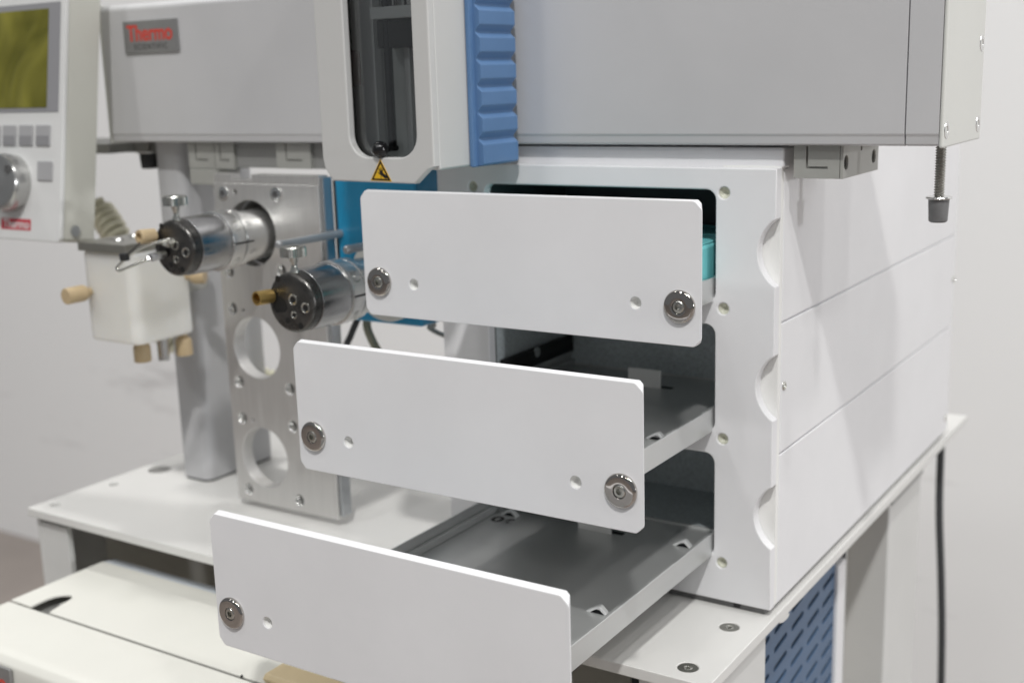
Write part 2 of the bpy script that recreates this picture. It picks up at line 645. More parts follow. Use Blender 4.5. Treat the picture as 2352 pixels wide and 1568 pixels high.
# ------------------------------------------------------------------ drawers
ZD = [124.05, 124.05-PIT, 124.05-2*PIT]
YD = [-58.63, -103.43, -152.40]
LAB = ['top white drawer pulled out least, teal block behind its front',
       'middle white drawer pulled out halfway above the lowest one',
       'lowest white drawer pulled out furthest, tray marked 06']
XL, XR = -154.0, -4.0
for i in range(3):
    z, y = ZD[i], YD[i]
    D = thing('drawer', LAB[i], 'drawer', (-79, y+90, z), 'drawers of the white cabinet')
    ch = 3.0
    zt = z+51.02
    oc = [(XL, z+ch), (XL+ch*.85, z), (XR-ch, z), (XR, z+ch), (XR, zt-ch), (XR-ch, zt), (XL+ch*.85, zt), (XL, zt-ch)]
    # soften the chamfer ends
    o2 = []
    for k in range(8):
        q0, q1, q2 = Vector(oc[k-1]), Vector(oc[k]), Vector(oc[(k+1) % 8])
        d0, d1 = (q0-q1).normalized()*.7, (q2-q1).normalized()*.7
        o2 += [tuple(q1+d0), tuple(q1+d0*.3+d1*.3), tuple(q1+d1)]
    zh = z+14.05
    fr = P().plate(o2, [circ(-128.8, zh, 2.2, 24), circ(-29.7, zh, 2.2, 24)], 'y', y, y+4.0, .28, 2).build('front_panel', 'white_coat', D)
    wl = worldloc(D)
    for v in fr.data.vertices:                      # the back of the right edge is cut inwards
        g = v.co+wl
        t = (g.y/S-y)/4.0
        k = 1-.62*max(0, min(1, t))                 # the corners are squarer at the back
        for sx, ex in ((1, XR), (-1, XL)):
            for sz, ez in ((1, zt), (-1, z)):
                da, db = sx*(ex-g.x/S), sz*(ez-g.z/S)
                if da < 3.9 and db < 3.9:
                    v.co.x = (ex-sx*da*k)*S-wl.x
                    v.co.z = (ez-sz*db*k)*S-wl.z
        if g.x/S > -20:
            v.co.x -= 2.1*S*t
    for x in (-128.8, -29.7):
        P().lathe([(2.19, .6), (2.0, 1.4), (1.3, 3.2), (0, 3.7)], (x, y, zh), (0, 1, 0), 24, False).build('hole_plug', 'white_edge', fr)
    for x in (-146.0, -12.4):
        kn = P().lathe([(5.9, 0), (6.0, .5), (5.85, 1.0), (5.4, 1.45), (4.8, 1.62), (2.55, 1.62), (2.4, 1.5), (2.3, .9)], (x, y, zh+.05), (0, -1, 0), 56, False).build('magnet_disc', 'chrome', D)
        sr = P().lathe([(2.28, .5), (2.25, 1.35), (1.9, 1.62), (1.1, 1.66), (1.0, 1.3)], (x, y, zh+.05), (0, -1, 0), 28, False)
        sr.lathe([(1.02, 1.5), (.85, .5), (0, .4)], (x, y, zh+.05), (0, -1, 0), 6, False)
        sr.build('screw', 'screw_steel', kn, 30)
    # tray
    fz = z+6.75
    xa, xb, ya, yb = -132.6, -25.4, y+4.1, y+174
    tr = P()
    tr.box(xa+.95, xb-.95, ya, yb, fz-.8, fz)
    tr.box(xb-.9, xb, ya, yb, fz-1.8, fz+7.6, .15, 1)
    tr.box(xa, xa+.9, ya, yb, fz-1.8, fz+7.6, .15, 1)
    tr.box(xa+1, xb-1, yb-.9, yb, fz-.9, fz+.9)
    tr.box(xa+1, xb-1, ya, ya+.9, fz-.9, fz+7)
    TR = tr.build('tray', 'steel_sheet', D)
    for yy in (y+30, y+62, y+95, y+128):            # folded seam strips along the rim
        P().box(xb-1.35, xb-.2, yy, yy+22, fz+7.62, fz+7.76).build('rim_fold', 'steel_sheet', TR)
    P().box(xa+1.0, xa+3.2, ya+1, yb-1, fz+.02, fz+3.4, .5).build('side_channel', 'steel_sheet', TR)
    for (xc, yr) in ((-38.2, 78.4), (-38.2, 152.0), (-122.2, 78.4), (-122.2, 148.4)):
        up = catmull([(-4.7, 0, 0), (-1.6, 0, 1.9), (.5, 0, 2.9), (1.8, 0, 2.5), (4.4, 0, 0)], 4)
        dn = catmull([(3.1, 0, -.05), (1.5, 0, 1.3), (.5, 0, 1.75), (-.8, 0, 1.25), (-2.8, 0, -.05)], 4)
        arc = [(xc+q.x, fz+q.z) for q in up+dn]
        P().box(xc-2.6, xc+3.0, y+yr-1.2, y+yr+1.6, fz+.02, fz+.06).build('lance_hole', 'dark_slot', TR)
        P().prism(arc, 'y', y+yr-1.3, y+yr+1.3, .25, 2, 40).build('lance_loop', 'tray_light', TR, 50)
    P().box(-87.3, -70.8, y+149.1, y+150, fz-.5, fz+8.3, .12, 1).build('stop_tab', 'white_edge', TR)
    P().box(-73.5, -66, y+150.2, y+153.5, fz+.03, fz+.09).build('tab_slot', 'hole_black', TR)
    if i == 2:
        t = P()
        t.text('06', 8.6, lambda u, v, h: Vector((-121.3+u, y+140.9+v, fz+.04+h)), .06, 1.35, .25)
        t.build('tray_number', 'ink_black', TR)

# teal block in the top drawer
tb = thing('sample_block', 'teal plastic block lying in the tray of the top drawer', 'block', (-80, 0, ZD[0]+6.75))
q = P().box(-129, -28.2, -13, 58, ZD[0]+6.8, ZD[0]+27.2, 1.6, 3)
q.build('block_body', 'teal', tb)
P().plate(rrect(-128, -29.2, -12, 57, 2), [circ(-128+8+13.8*i, -12+8+13.2*j, 5.0, 14) for i in range(7) for j in range(5)], 'z', ZD[0]+27.25, ZD[0]+27.6, .1).build('block_rim', 'teal', tb)

# ------------------------------------------------------------------ gantry rail
G = thing('gantry_rail', 'long grey horizontal rail beam above the cabinet', 'rail', (-160, 28, 0))
gp = [(0.8, 190.4), (3.2, 189.8), (53, 189.8), (55.5, 191), (55.5, 258.5), (53, 260.5), (2.5, 260.5), (.4, 258.6), (0, 257.4), (0, 194.2), (.5, 193.4)]
P().prism(gp, 'x', -373.5, 46.6, .4, 2, 12).build('beam', 'gantry_grey', G)
P().prism(gp, 'x', 46.9, 58.4, .4, 2, 12).build('beam_end', 'gantry_grey', G)
P().box(58.5, 60.1, -.1, 56.2, 189.3, 261, .7, 3).build('end_plate', 'gantry_end', G)
for y, z in ((3.6, 195.4), (51.5, 195.2), (51.5, 225.1), (3.6, 254)):
    P().lathe([(3.1, .0), (3.0, .18), (1.5, .22), (1.3, -.3), (0, -.6)], (60.1, y, z), (1, 0, 0), 28, False).build('screw', 'steel_bright', G)
P().box(-376, -373.6, .2, 56, 189.4, 260.8, .7, 3).build('end_plate', 'gantry_end', G)
# badge
bd = P().box(-355.5, -315.2, -1.2, -.02, 235.4, 251.6, .35, 2).build('badge', 'badge_grey', G)
pl = lambda cx, cz, y: (lambda u, v, h: Vector((cx+u, y-h, cz+v)))
P().text('Thermo', 11.2, pl(-335.6, 245.0, -1.22), .12, .93, .22, .98).build('badge_lettering', 'badge_red', bd)
P().text('SCIENTIFIC', 3.9, pl(-335.4, 238.4, -1.22), .10, 1.0, .06, 1.32).build('badge_lettering', 'badge_dark', bd)


def block(x0, x1, y0, y1, z0, z1, m='block_grey'):
    k = P()
    k.prism([(x0, z0), (x1, z0), (x1, z1), (x0, z1)], 'y', y0+1.2, y1, .4)
    wdt = x1-x0
    # front face with an L shaped recess
    s0, s1, zz = x0+wdt*.30, x0+wdt*.74, z0+(z1-z0)*.34
    k.plate([(x0+.05, z0+.05), (x1-.05, z0+.05), (x1-.05, z1-.05), (x0+.05, z1-.05)],
            [[(s0-.55, zz-.45), (s1, zz-.45), (s1, zz+.35), (s0+.25, zz+.35), (s0+.25, z1-.3), (s0-.55, z1-.3)]], 'y', y0, y0+1.19, .12, 1)
    bo = k.build('mounting_block', m, G)
    return bo


bo = block(4.6, 22.2, 5, 49, 177.5, 189.7)
P().plate([(5, 177.5), (49, 177.5), (49, 189.7), (5, 189.7)], [circ(8.7, 183.4, 2.65, 28), circ(43.0, 183.3, 2.65, 28), circ(26.8, 187.6, 1.0, 14)], 'x', 22.25, 23.5, .3, 2).build('block_cheek', 'block_grey', bo)
for y, z, r in ((8.7, 183.4, 2.6), (43.0, 183.3, 2.6), (26.8, 187.6, 1.0)):
    P().lathe([(r, .02), (r*.5, .03), (0, .03)], (22.22, y, z), (1, 0, 0), 24, False).build('bolt_head', 'badge_dark', bo)
block(-321.5, -302.5, 5, 30, 176.4, 189.7)
block(-302.2, -288.5, 5, 30, 176.4, 189.7)
block(-259.0, -236.5, 4.4, 30, 177.2, 189.7)
P().box(-288.3, -225, 6.5, 48, 177.2, 189.6, .3).build('underside_bar', 'under_grey', G)
P().box(-320, -300, 3.5, 20, 168.2, 176.2, .5).build('cable_bracket', 'block_grey', G)
P().prism([(-334.5, 176.3), (-311, 176.3), (-311, 150), (-315, 150)], 'y', 24, 27, .3).build('column_shade', 'under_grey', G)  # dark plate put in for the shadow on the column's right face
P().box(-470, -357, 20, 48, 183.0, 189.6, .5).build('controller_arm', 'under_grey', G)


def foot(x, y, z1, z0, h, r, m, rod):
    tp = P()
    n = int((z1-z0)/.95)
    prof = []
    for k in range(n):
        zz = z0+(z1-z0)*k/n
        prof += [(rod*.80, zz), (rod*.82, zz+.2), (rod, zz+.5), (rod, zz+.65)]
    tp.lathe(prof, (x, y, 0), (0, 0, 1), 24)
    f = tp.build('threaded_rod', 'thread_steel', G, 20)
    P().lathe([(r*1.22, 0), (r*1.26, .3), (r*1.2, .75), (.5, .8)], (x, y, z0-.8), (0, 0, 1), 32).build('washer', 'steel_bright', G)
    P().lathe([(r*.74, -h), (r*.86, -h+.35), (r*.9, -h+.8), (r, -.3), (r*.98, 0)], (x, y, z0-.8), (0, 0, 1), 32).build('rubber_foot', m, G)


foot(54.6, 20, 189.6, 170.6, 8.6, 3.75, 'rubber_grey', 1.95)
foot(-362, 14, 189.6, 184.3, 8.5, 5.2, 'rubber', 1.6)

# ------------------------------------------------------------------ support column
co = P().plate(rrect(-357, -335, 12, 65, 5, 8), [], 'z', 1.2, 189.5, .3, 1)
COL = thing('support_column', 'light grey rounded column standing on the table, holding up the rail', 'column', (-346, 29, 0))
co.build('column_profile', 'column_grey', COL)
P().plate(rrect(-356.6, -335.4, 12.4, 64.6, 5, 8), [], 'z', 0, 1.15, .1, 0).build('base_gasket', 'rubber', COL)

# ------------------------------------------------------------------ sampling head
H = thing('sampling_head', 'white sampling head with window and blue grip on the rail', 'sampling head', (-133, -35, 177))
hx0, hx1, hz = -160.0, -105.4, 180.0
fo = [(hx0+4.5, hz), (hx1-9.5, hz-.3), (hx1-3.0, hz+5.2), (hx1, hz+6.4), (hx1, 320), (hx0, 320), (hx0, hz+9), (hx0+.8, hz+5)]
win = rrect(-145.6, -113.2, 189.4, 312, 8.5, 10)
cov = P().plate(fo, [win], 'y', -73, -69.2, .7, 3).build('front_cover', 'head_white', H)
sh = P()
sh.box(-109.4, -105.4, -69.6, -20, 184.6, 320, 1.0, 3)
sh.box(hx0, hx0+3, -69.1, -20, 184.6, 320, .4)
sh.box(hx0+3.1, -109.5, -69.1, -20, 184.6, 187.4, .3)
sh.build('housing', 'head_white', H)
P().box(hx0+3.2, -109.6, -55, -52, 187.5, 320).build('window_back', 'head_dark', H)
P().box(-149, -141.5, -60, -55.2, 187.5, 320, .6).build('guide_rail', 'head_mid', H)
P().box(-128.5, -125.6, -58.5, -55.2, 187.5, 320, .4).build('guide_rail', 'head_mid', H)
P().box(hx0+3.3, -109.7, -68.9, -67.6, 187.6, 320).build('window_pane', 'window_glass', H)
P().lathe([(1.7, 191.5), (1.7, 248)], (-131.6, -64, 0), (0, 0, 1), 20).build('plunger_rod', 'black_gloss', H)
P().lathe([(0, -3.5)]+[(3.2*math.sin(math.pi*k/14), -3.2*math.cos(math.pi*k/14)) for k in range(1, 14)]+[(0, 3.2)], (-131.0, -72.5, 192.4), (0, -1, 0), 28).build('plunger_knob', 'black_gloss', H)
P().lathe([(1.2, 0), (1.2, 8)], (-131.0, -70.5, 192.4), (0, 1, 0), 16).build('knob_stem', 'black_gloss', H)
cg = P().box(-137.5, -111, -66.8, -55.2, 240.6, 245.2, .5).build('carriage', 'head_mid', H)
P().box(-136, -112, -65, -55.2, 230, 240.5, .6).build('carriage_lower', 'rubber', H)
P().lathe([(2.2, 245.3), (2.2, 275)], (-131, -60, 0), (0, 0, 1), 20).build('carriage_post', 'chrome', cg)
P().lathe([(2.8, 245.3), (2.8, 275)], (-122.5, -60, 0), (0, 0, 1), 20).build('carriage_post', 'chrome', cg)
P().box(-156, -149.5, -60, -55.2, 216, 230, .6).build('red_clip', 'red_part', H)
P().box(-117, -111.5, -62, -55.2, 222, 229, .6).build('red_clip', 'red_part', H)
# blue ribbed grip
gb = [(-105.3, 185.0)]
z = 185.0
gb.append((-101.2, 184.6))
gb.append((-100.2, 185.4))
zz = 192.6
gb.append((-100.2, zz))
for k in range(12):
    gb += [(-102.3, zz+1.9), (-102.3, zz+2.6), (-100.2, zz+4.9), (-100.2, zz+10.05)]
    zz += 10.05
gb += [(-100.2, 318), (-105.3, 318)]
P().prism(gb, 'y', -47.5, -22.5, .45, 2, 8).build('grip', 'handle_blue', H, 25)
P().box(-105.35, -103.2, -50.2, -21.5, 184.2, 319, .7, 2).build('grip_base', 'handle_blue', H)
# warning sticker
st = P().prism([(-136.1, 180.55), (-125.7, 180.35), (-130.8, 188.9)], 'y', -73.08, -73.0).build('warning_sticker', 'yellow', H)
def tri(s, dz=0.):
    c = Vector((-130.87, 183.25))
    return [tuple(c+(Vector(q)-c)*s) for q in ((-136.1, 180.55), (-125.7, 180.35), (-130.8, 188.9))]
P().plate(tri(.90), [tri(.68)], 'y', -73.14, -73.085, .005, 0).build('sticker_border', 'ink_black', st)
hd = P()
HX, HZ = -130.9, 183.3
def hq(pts):
    return [(HX+u*.0122, HZ+.05-v*.0094) for u, v in pts]
# the palm, fingers and forearm of the hand symbol, in sticker pixels
hand = [(-30, -110), (60, -110), (105, -10), (250, 90), (320, 185), (170, 205), (40, 100), (-20, 40), (-40, -20)]
hd.prism(hq(hand), 'y', -73.14, -73.085)
for fx0, fz0, fx1, fz1, wd in ((-35, -60, -75, -210, 15), (5, -90, -15, -235, 16), (40, -90, 48, -235, 16), (70, -60, 105, -205, 15), (-20, 40, -115, -50, 17)):
    d = Vector((fx1-fx0, fz1-fz0)).normalized()
    nn = Vector((-d.y, d.x))*wd
    hd.prism(hq([(fx0+nn.x, fz0+nn.y), (fx1+nn.x*.6, fz1+nn.y*.6), (fx1-nn.x*.6, fz1-nn.y*.6), (fx0-nn.x, fz0-nn.y)]), 'y', -73.15, -73.09)
hd.prism(hq([(0, 40), (14, 40), (14, 215), (0, 215)]), 'y', -73.15, -73.09)
hd.build('hand_symbol', 'ink_black', st)

H.location = Vector((-146.05, -17.37, 175.2))*S      # final place of the head, in front of the rail
H.scale = (1.0437,)*3

# ------------------------------------------------------------------ aluminium valve bracket
V = thing('valve_bracket', 'upright brushed aluminium bracket plate with round holes', 'bracket', (-259, -2, 3.9))
big = [(-269.6, 146.0), (-271.9, 87.6), (-272, 29.5)]
smalls = [(-286.8, 106.8), (-286.2, 68.4), (-286.1, 49.0), (-250.9, 68.5), (-250.8, 49.0), (-285.5, 10.3), (-249.8, 9.9), (-287.1, 125.7), (-251.0, 128.5)]
caps = [(-286.7, 165.3), (-250.8, 165.8)]
tiny = [(-279.4, 106.5), (-278.5, 48.9), (-243.3, 4.9), (-278.7, 166.2)]
hl = [circ(x, z, 15.9 if z < 120 else 16.4, 56) for x, z in big]+[circ(x, z, 3.0, 20) for x, z in smalls]
hl += [circ(x, z, .9 if z < 150 else 1.4, 12) for x, z in tiny if z > 10]
P().plate([(-293.5, 3.9), (-223.8, 3.9), (-223.8, 170.4), (-293.5, 170.4)], hl, 'y', -6, 1.4, .35, 2).build('bracket_plate', 'aluminium', V)
P().plate([(-293.5, 170.5), (-223.8, 170.5), (-223.8, 175), (-267.5, 175), (-267.5, 172.2), (-281.5, 172.2), (-281.5, 175), (-293.5, 175)], [], 'y', -5.2, 1.4, .3, 1).build('top_rail', 'aluminium', V)
P().box(-223.7, -221.6, -4.6, 1.8, 5.5, 174.2, .3).build('side_strip', 'alu_edge', V)
P().lathe([(16.35, 1.45), (16.35, 14), (0, 14)], (-269.6, 0, 146.0), (0, 1, 0), 48, False).build('hole_shade', 'under_grey', V)  # added dark backing that imitates the shade inside the upper hole
for x, z in smalls:
    P().lathe([(3.02, .25), (2.9, .3), (1.5, 2.6), (1.45, 6.8), (0, 6.9)], (x, -6, z), (0, 1, 0), 28, False).build('countersink', 'steel_bright', V)
for x, z in caps:
    P().lathe([(3.5, .02), (3.55, -.5), (3.1, -.75), (1.6, -.75), (1.5, .3), (0, .4)], (x, -6, z), (0, 1, 0), 28).build('cap_screw', 'steel_bright', V)
    P().lathe([(1.55, -.4), (0, -.4)], (x, -6, z), (0, 1, 0), 6, False).build('cap_socket', 'badge_dark', V)


def valve(X, Z, yf, label, name, cap):
    """yf: front face of the black stator disc; the axis runs along +Y"""
    t = thing(name, label, 'valve', (X, yf+25, Z), 'rotary valves')
    ax = (0, 1, 0)
    c = (X, yf, Z)
    face = P().lathe([(0, 0), (11.2, 0), (12.3, .5), (12.9, 1.2), (13.1, 1.9), (13.1, 5.4), (12.8, 5.8)], c, ax, 64).build('stator_disc', 'valve_black', t, 30)
    P().lathe([(12.9, 5.9), (13.4, 6.2), (13.5, 6.6), (13.5, 24.2), (13.2, 24.6)], c, ax, 64).build('barrel', 'valve_steel', t)
    P().lathe([(13.4, 24.7), (14.3, 25.0), (14.5, 25.4), (14.5, 32.4), (14.2, 32.9), (13.3, 33.0)], c, ax, 64).build('clamp_ring', 'valve_ring', t)
    P().lathe([(13.0, 33.05), (13.0, 33.7), (14.0, 33.9), (14.2, 34.2), (14.2, 37.6), (13.9, 38.0), (12.6, 38.2), (12.4, 58.0)], c, ax, 64).build('valve_neck', 'valve_ring', t)
    # split and screw pockets on the clamp ring
    P().box(X+13.9, X+14.75, yf+25.2, yf+37.5, Z-.9, Z-.1).build('clamp_split', 'hole_black', t)
    for ang, hh in ((32, 2.6), (-38, 1.7)):
        ca, sa = math.cos(math.radians(ang)), math.sin(math.radians(ang))
        P().lathe([(hh, .05), (hh*.92, .12), (hh*.9, -.1), (0, -.1)], (X+14.45*ca, yf+28.9, Z+14.45*sa), (ca, 0, sa), 20, False).build('clamp_pocket', 'screw_grey', t)
        P().lathe([(1.2, -.2), (1.2, .25), (.6, .3), (.5, 0), (0, 0)], (X+14.45*ca, yf+28.9, Z+14.45*sa), (ca, 0, sa), 16, False).build('clamp_screw', 'steel_bright', t)
    # ports on the face
    for u, v, r, mm in ((-6.4, 10.0, 1.45, 'h'), (-2.2, -7.7, 1.35, 'h'), (5.1, -9.5, 1.5, 'h'), (8.4, -1.4, 2.15, 'p'), (1.5, 1.6, 2.2, 'p'), (1.7, -5.0, 1.5, 'p')):
        cc = (X+u, yf, Z+v)
        if mm == 'h':
            P().lathe([(r, -.04), (r*.8, -.05), (0, -.05)], cc, ax, 20, False).build('port_hole', 'hole_black', face)
        else:
            q = P().lathe([(r*1.12, .02), (r*1.1, -.25), (r*.95, -.3), (r*.78, -.06), (r*.70, -.03)], cc, ax, 28, False)
            pn = q.build('port_nut', 'screw_steel', face)
            P().lathe([(r*.72, -.035), (0, -.03)], cc, ax, 20, False).build('port_bore', 'hole_black', t)
    P().prism([(X-8.2, Z+3.0), (X-5.5, Z+2.6), (X-2.6, Z+.6), (X-1.6, Z-2.4), (X-3.4, Z-4.2), (X-8.6, Z-4.8), (X-10.4, Z-2.6), (X-9.2, Z+.2)], 'y', yf-.06, yf-.02).build('face_notch', 'hole_black', face)
    # thumb screw on top
    tx, ty = X+.6, yf+3.2
    P().lathe([(2.0, 12.4), (2.0, 13.4), (1.3, 15.0), (1.25, 16.4), (1.9, 18.2), (2.0, 19.6)], (tx, ty, Z), (0, 0, 1), 24).build('thumb_screw_stem', 'screw_steel', t)
    star = []
    for k in range(72):
        r = 5.6 if k % 2 else 5.3
        star.append((tx+r*math.cos(2*math.pi*k/72), ty+r*math.sin(2*math.pi*k/72)))
    P().prism(star, 'z', Z+19.6, Z+23.4, 0).lathe([(5.2, 23.4), (5.0, 23.8), (2.6, 23.8), (2.4, 23.1), (0, 23.1)], (tx, ty, Z), (0, 0, 1), 32).build('thumb_screw_head', 'screw_steel', t, 15)
    return t


V1 = valve(-268.3, 145.4, -57.6, 'steel rotary valve in the aluminium bracket with bent capillary', 'rotary_valve', 0)
V2 = valve(-190.4, 127.0, -64.8, 'steel rotary valve on blue module with open brass cap', 'rotary_valve', 1)
# valve 1: capillary, nuts and caps
P().lathe([(2.4, 0), (2.4, 3.2), (1.6, 3.6), (1.3, 5.5)], (-268.6, -57.2, 148.0), (-.2, -1, .1), 6).build('capillary_nut', 'screw_steel', V1, 20)
P().tube([(-265.9, -60.5, 150.2), (-271.0, -63.0, 148.9), (-278.1, -66.0, 146.9), (-283.9, -69.0, 143.6), (-288.1, -71.0, 139.8), (-290.9, -72.0, 137.0), (-288.6, -72.0, 136.1), (-283.6, -70.0, 137.9), (-277.8, -67.0, 140.4), (-275.3, -65.0, 141.7)], .7, 10).build('capillary', 'screw_steel', V1)
P().tube([(-278.9, -66.0, 149.4), (-285.9, -71.0, 142.4)], .5, 8, 1).build('capillary', 'valve_black', V1)
P().lathe([(2.0, 0), (2.1, .4), (2.1, 7.5), (1.2, 8.4), (1.0, 9.4)], (-273.1, -58.0, 143.1), (-2.20, -7.00, -1.40), 6).build('capillary_nut', 'valve_steel', V1, 20)
P().box(-287.7, -284.1, -72.7, -69.3, 140.6, 144.2, .5).build('capillary_clip', 'rubber', V1)
P().lathe([(2.0, 0), (3.3, .6), (3.4, 7), (3.2, 8.6), (1.9, 8.6), (1.8, 6)], (-279.0, -58.0, 151.0), (-.15, -1, .03), 28).build('beige_cap', 'beige_cap', V1)
P().lathe([(2.6, 0), (2.9, .3), (3.1, .8), (3.1, 8.4), (2.7, 8.6), (2.3, 8.5), (2.2, 4), (0, 5)], (-200.6, -65.0, 129.4), (-.12, -1, .02), 32, False).build('brass_cap', 'brass', V2)

# ------------------------------------------------------------------ blue module behind valve 2
BM = thing('blue_module', 'glossy blue module box behind the right valve', 'module', (-197, 14, 105))
P().box(-220.8, -172.5, 2.5, 30, 105.2, 182, 1.2, 3).build('module_body', 'module_blue', BM)
P().lathe([(20.2, 2.45), (20.2, .6), (19.8, .2), (14.3, .2), (14.3, 2.45)], (-191.5, 0, 127), (0, 1, 0), 48, False).build('valve_flange', 'gantry_end', BM)
for x, z, y0 in ((-218.8, 147.2, -41), (-196.2, 143.4, -21)):
    P().lathe([(0, y0-.2), (1.3, y0), (1.9, y0+.8), (2.1, y0+2), (2.1, y0+3), (1.9, y0+3.4), (1.9, 2.4)], (x, 0, z), (0, 1, 0), 20).build('guide_pin', 'pin_steel', BM)
P().box(-223.4, -220.9, 4.0, 9, 105, 181, .5).build('edge_seal', 'cable_black', BM)

cbl = P().tube([(-218, 14, 108), (-221, 13, 102), (-225, 13, 95), (-230, 13.5, 86), (-232, 18, 72), (-226, 45, 52), (-212, 90, 26), (-202, 140, 6), (-198, 190, 1.8), (-196, 240, 1.8)], 1.7, 12).build('signal_cable', 'cable_black')
tag(cbl, 'thin black cable dropping from the blue module', 'cable')
cbl = P().tube([(-213, 14, 108), (-214.5, 13, 101), (-212, 13, 94), (-207, 14, 85), (-203, 20, 72), (-202, 45, 54), (-196, 95, 28), (-190, 145, 7), (-188, 190, 2.2), (-186, 240, 2.2)], 2.1, 12).build('signal_cable', 'cable_olive')
tag(cbl, 'olive cable dropping from the blue module', 'cable')
cbl = P().tube([(-184, 24, 106), (-183, 26, 101), (-186, 26, 99.4), (-178, 27, 96.2), (-168, 28, 95.2), (-158.6, 29, 96.5)], 1.2, 10).build('signal_cable', 'cable_grey')
tag(cbl, 'thin grey cable curving from the blue module to the cabinet', 'cable')

# ------------------------------------------------------------------ white plastic wash block
WB = thing('wash_block', 'milky white plastic block with beige knobs beside the column', 'wash block', (-336, -20, 95))
P().plate(rrect(-356, -317.5, -42, -3, 5.5, 8), [], 'z', 91.2, 138.0, 2.0, 4).build('block_body', 'ptfe', WB)
P().plate(rrect(-354.5, -318, -44, -8, .6), [circ(-345, -30, 2.4, 16), circ(-330, -24, 2.4, 16)], 'z', 138.2, 142.6, .3, 1).build('top_plate', 'plate_steel', WB)
for x, y in ((-342, -18), (-328, -16), (-336, -33)):
    P().lathe([(2.4, 142.6), (2.5, 143.0), (1.9, 144.0), (1, 144.0), (.9, 143.2), (0, 143.2)], (x, y, 0), (0, 0, 1), 20).build('plate_screw', 'steel_bright', WB)
kp = [(2.1, 0), (2.1, 3.0), (3.0, 3.5), (4.0, 5.2), (4.2, 6.2), (4.2, 15.5), (3.9, 16), (0, 16)]
P().lathe(kp, (-350.5, -40.5, 117.0), (-.05, -1, -.02), 32).build('beige_knob', 'beige_cap', WB)
P().lathe(kp[:-3]+[(4.2, 11), (3.9, 11.4), (0, 11.4)], (-319.5, -7, 121.6), (.9, .5, 0), 32).build('beige_knob', 'beige_cap', WB)
for x, y in ((-331, -29), (-323, -8)):
    P().lathe([(1.8, 0), (1.8, 1.2), (3.6, 2.6), (4.4, 4.0), (4.4, 11.4), (4.1, 11.8), (0, 11.8)], (x, y, 91.2), (0, 0, -1), 32).build('beige_knob', 'beige_cap', WB)
P().lathe([(3.6, 0), (3.6, 1.8), (3.0, 2), (3.0, 12.6), (2.6, 13), (1.6, 13), (1.4, 12)], (-327, -18.5, 91.2), (0, 0, -1), 24).build('drain_fitting', 'steel_bright', WB)
P().box(-346, -322, -2.9, 11.8, 112, 134, 1).build('wall_bracket', 'block_grey', WB)

# ------------------------------------------------------------------ coiled cord
def coil(path, turns, rad, r):
    pts = catmull(path, 40)
    n = len(pts)
    L = [0]
    for i in range(1, n):
        L.append(L[-1]+(pts[i]-pts[i-1]).length)
    out = []
    N = turns*14
    j = 0
    for k in range(N+1):
        s = L[-1]*k/N
        while j < n-2 and L[j+1] < s:
            j += 1
        q = pts[j].lerp(pts[j+1], (s-L[j])/max(1e-6, L[j+1]-L[j]))
        d = (pts[min(j+1, n-1)]-pts[max(j-1, 0)]).normalized()
        e = d.cross(Vector((0, 1, 0))).normalized()
        f = d.cross(e)
        t = 2*math.pi*turns*k/N
        out.append(q+(e*math.cos(t)+f*math.sin(t))*rad)
    return out


cc = P().tube(coil([(-424, 26, 150), (-409, 24, 136), (-396, 24, 112), (-382, 26, 84), (-362, 52, 58), (-330, 70, 44), (-300, 64, 66), (-284, 56, 86), (-276, 56, 92)], 54, 6.6, 1.5), 2.0, 8, 0).build('coiled_cord', 'cord_cream')
tag(cc, 'cream coiled cord hanging behind the white plastic block', 'cord')

# ------------------------------------------------------------------ handheld controller
K = thing('handheld_controller', 'upright control panel with olive screen and silver dial', 'controller', (-400, -20, 142))
p0 = Vector((-358, -32.9, 261.7))
dv = Vector((0, -18.7, -118.9)).normalized()     # down the face
nv = Vector((0, -118.9, 18.7)).normalized()      # out of the face


def cp(x, wd, h):
    return Vector((x, 0, 0))+Vector((0, p0.y, p0.z))+dv*wd+nv*h


def cplate(outer, a0, a1, bev, name, m, parent, holes=(), res=1):
    q = P()
    q.plate(outer, list(holes), 'z', a0, a1, bev, res)
    for v in q.bm.verts:
        v.co = cp(v.co.x, v.co.y, v.co.z)
    return q.build(name, m, parent)


cplate(rrect(-470, -358, -40, 120.3, 3, 5), -2.6, 0, .6, 'face_plate', 'ctrl_face', K)
cplate(rrect(-469.5, -358.4, -39.5, 120.0, 2.5, 5), -21.5, -2.7, .6, 'housing', 'ctrl_side', K)
bz = cplate(rrect(-440, -361.2, .5, 54.9, .5), .02, .35, .08, 'screen_bezel', 'bezel', K)
cplate(rrect(-436, -370.2, 3.6, 52.7, .4), .37, .6, .05, 'screen', 'screen', bz)
for x0, x1, w0, w1 in ((-419, -407.8, 61.4, 72), (-405.5, -394.4, 61.4, 72), (-392, -380.8, 61.4, 72), (-378.2, -366.8, 61.4, 72), (-376.4, -364.4, 79.6, 89.4)):
    bt = cplate(rrect(x0, x1, w0, w1, .6), .02, .8, .25, 'button', 'button', K)
    if w0 < 70:
        cplate(rrect(x0+.5, x1-.5, w0+5.4, w1-.5, .3), .82, .9, .02, 'button_print', 'button_low', bt)
q = P().lathe([(14.6, .05), (14.8, 6.5), (13.8, 8.8), (11.6, 9.6), (8.4, 9.2), (5.5, 10.3), (0, 10.6)], cp(-396.5, 91.2, 0), nv, 48)
q.build('dial', 'knob_silver', K)
P().lathe([(2.4, 9.4), (2.2, 9.9), (0, 9.4)], cp(-388, 84.6, 0), nv, 20).build('dial_dimple', 'badge_dark', K)
cplate(rrect(-406, -381.4, 109.4, 115.2, .2), .02, .08, .01, 'name_strip', 'red_strip', K)
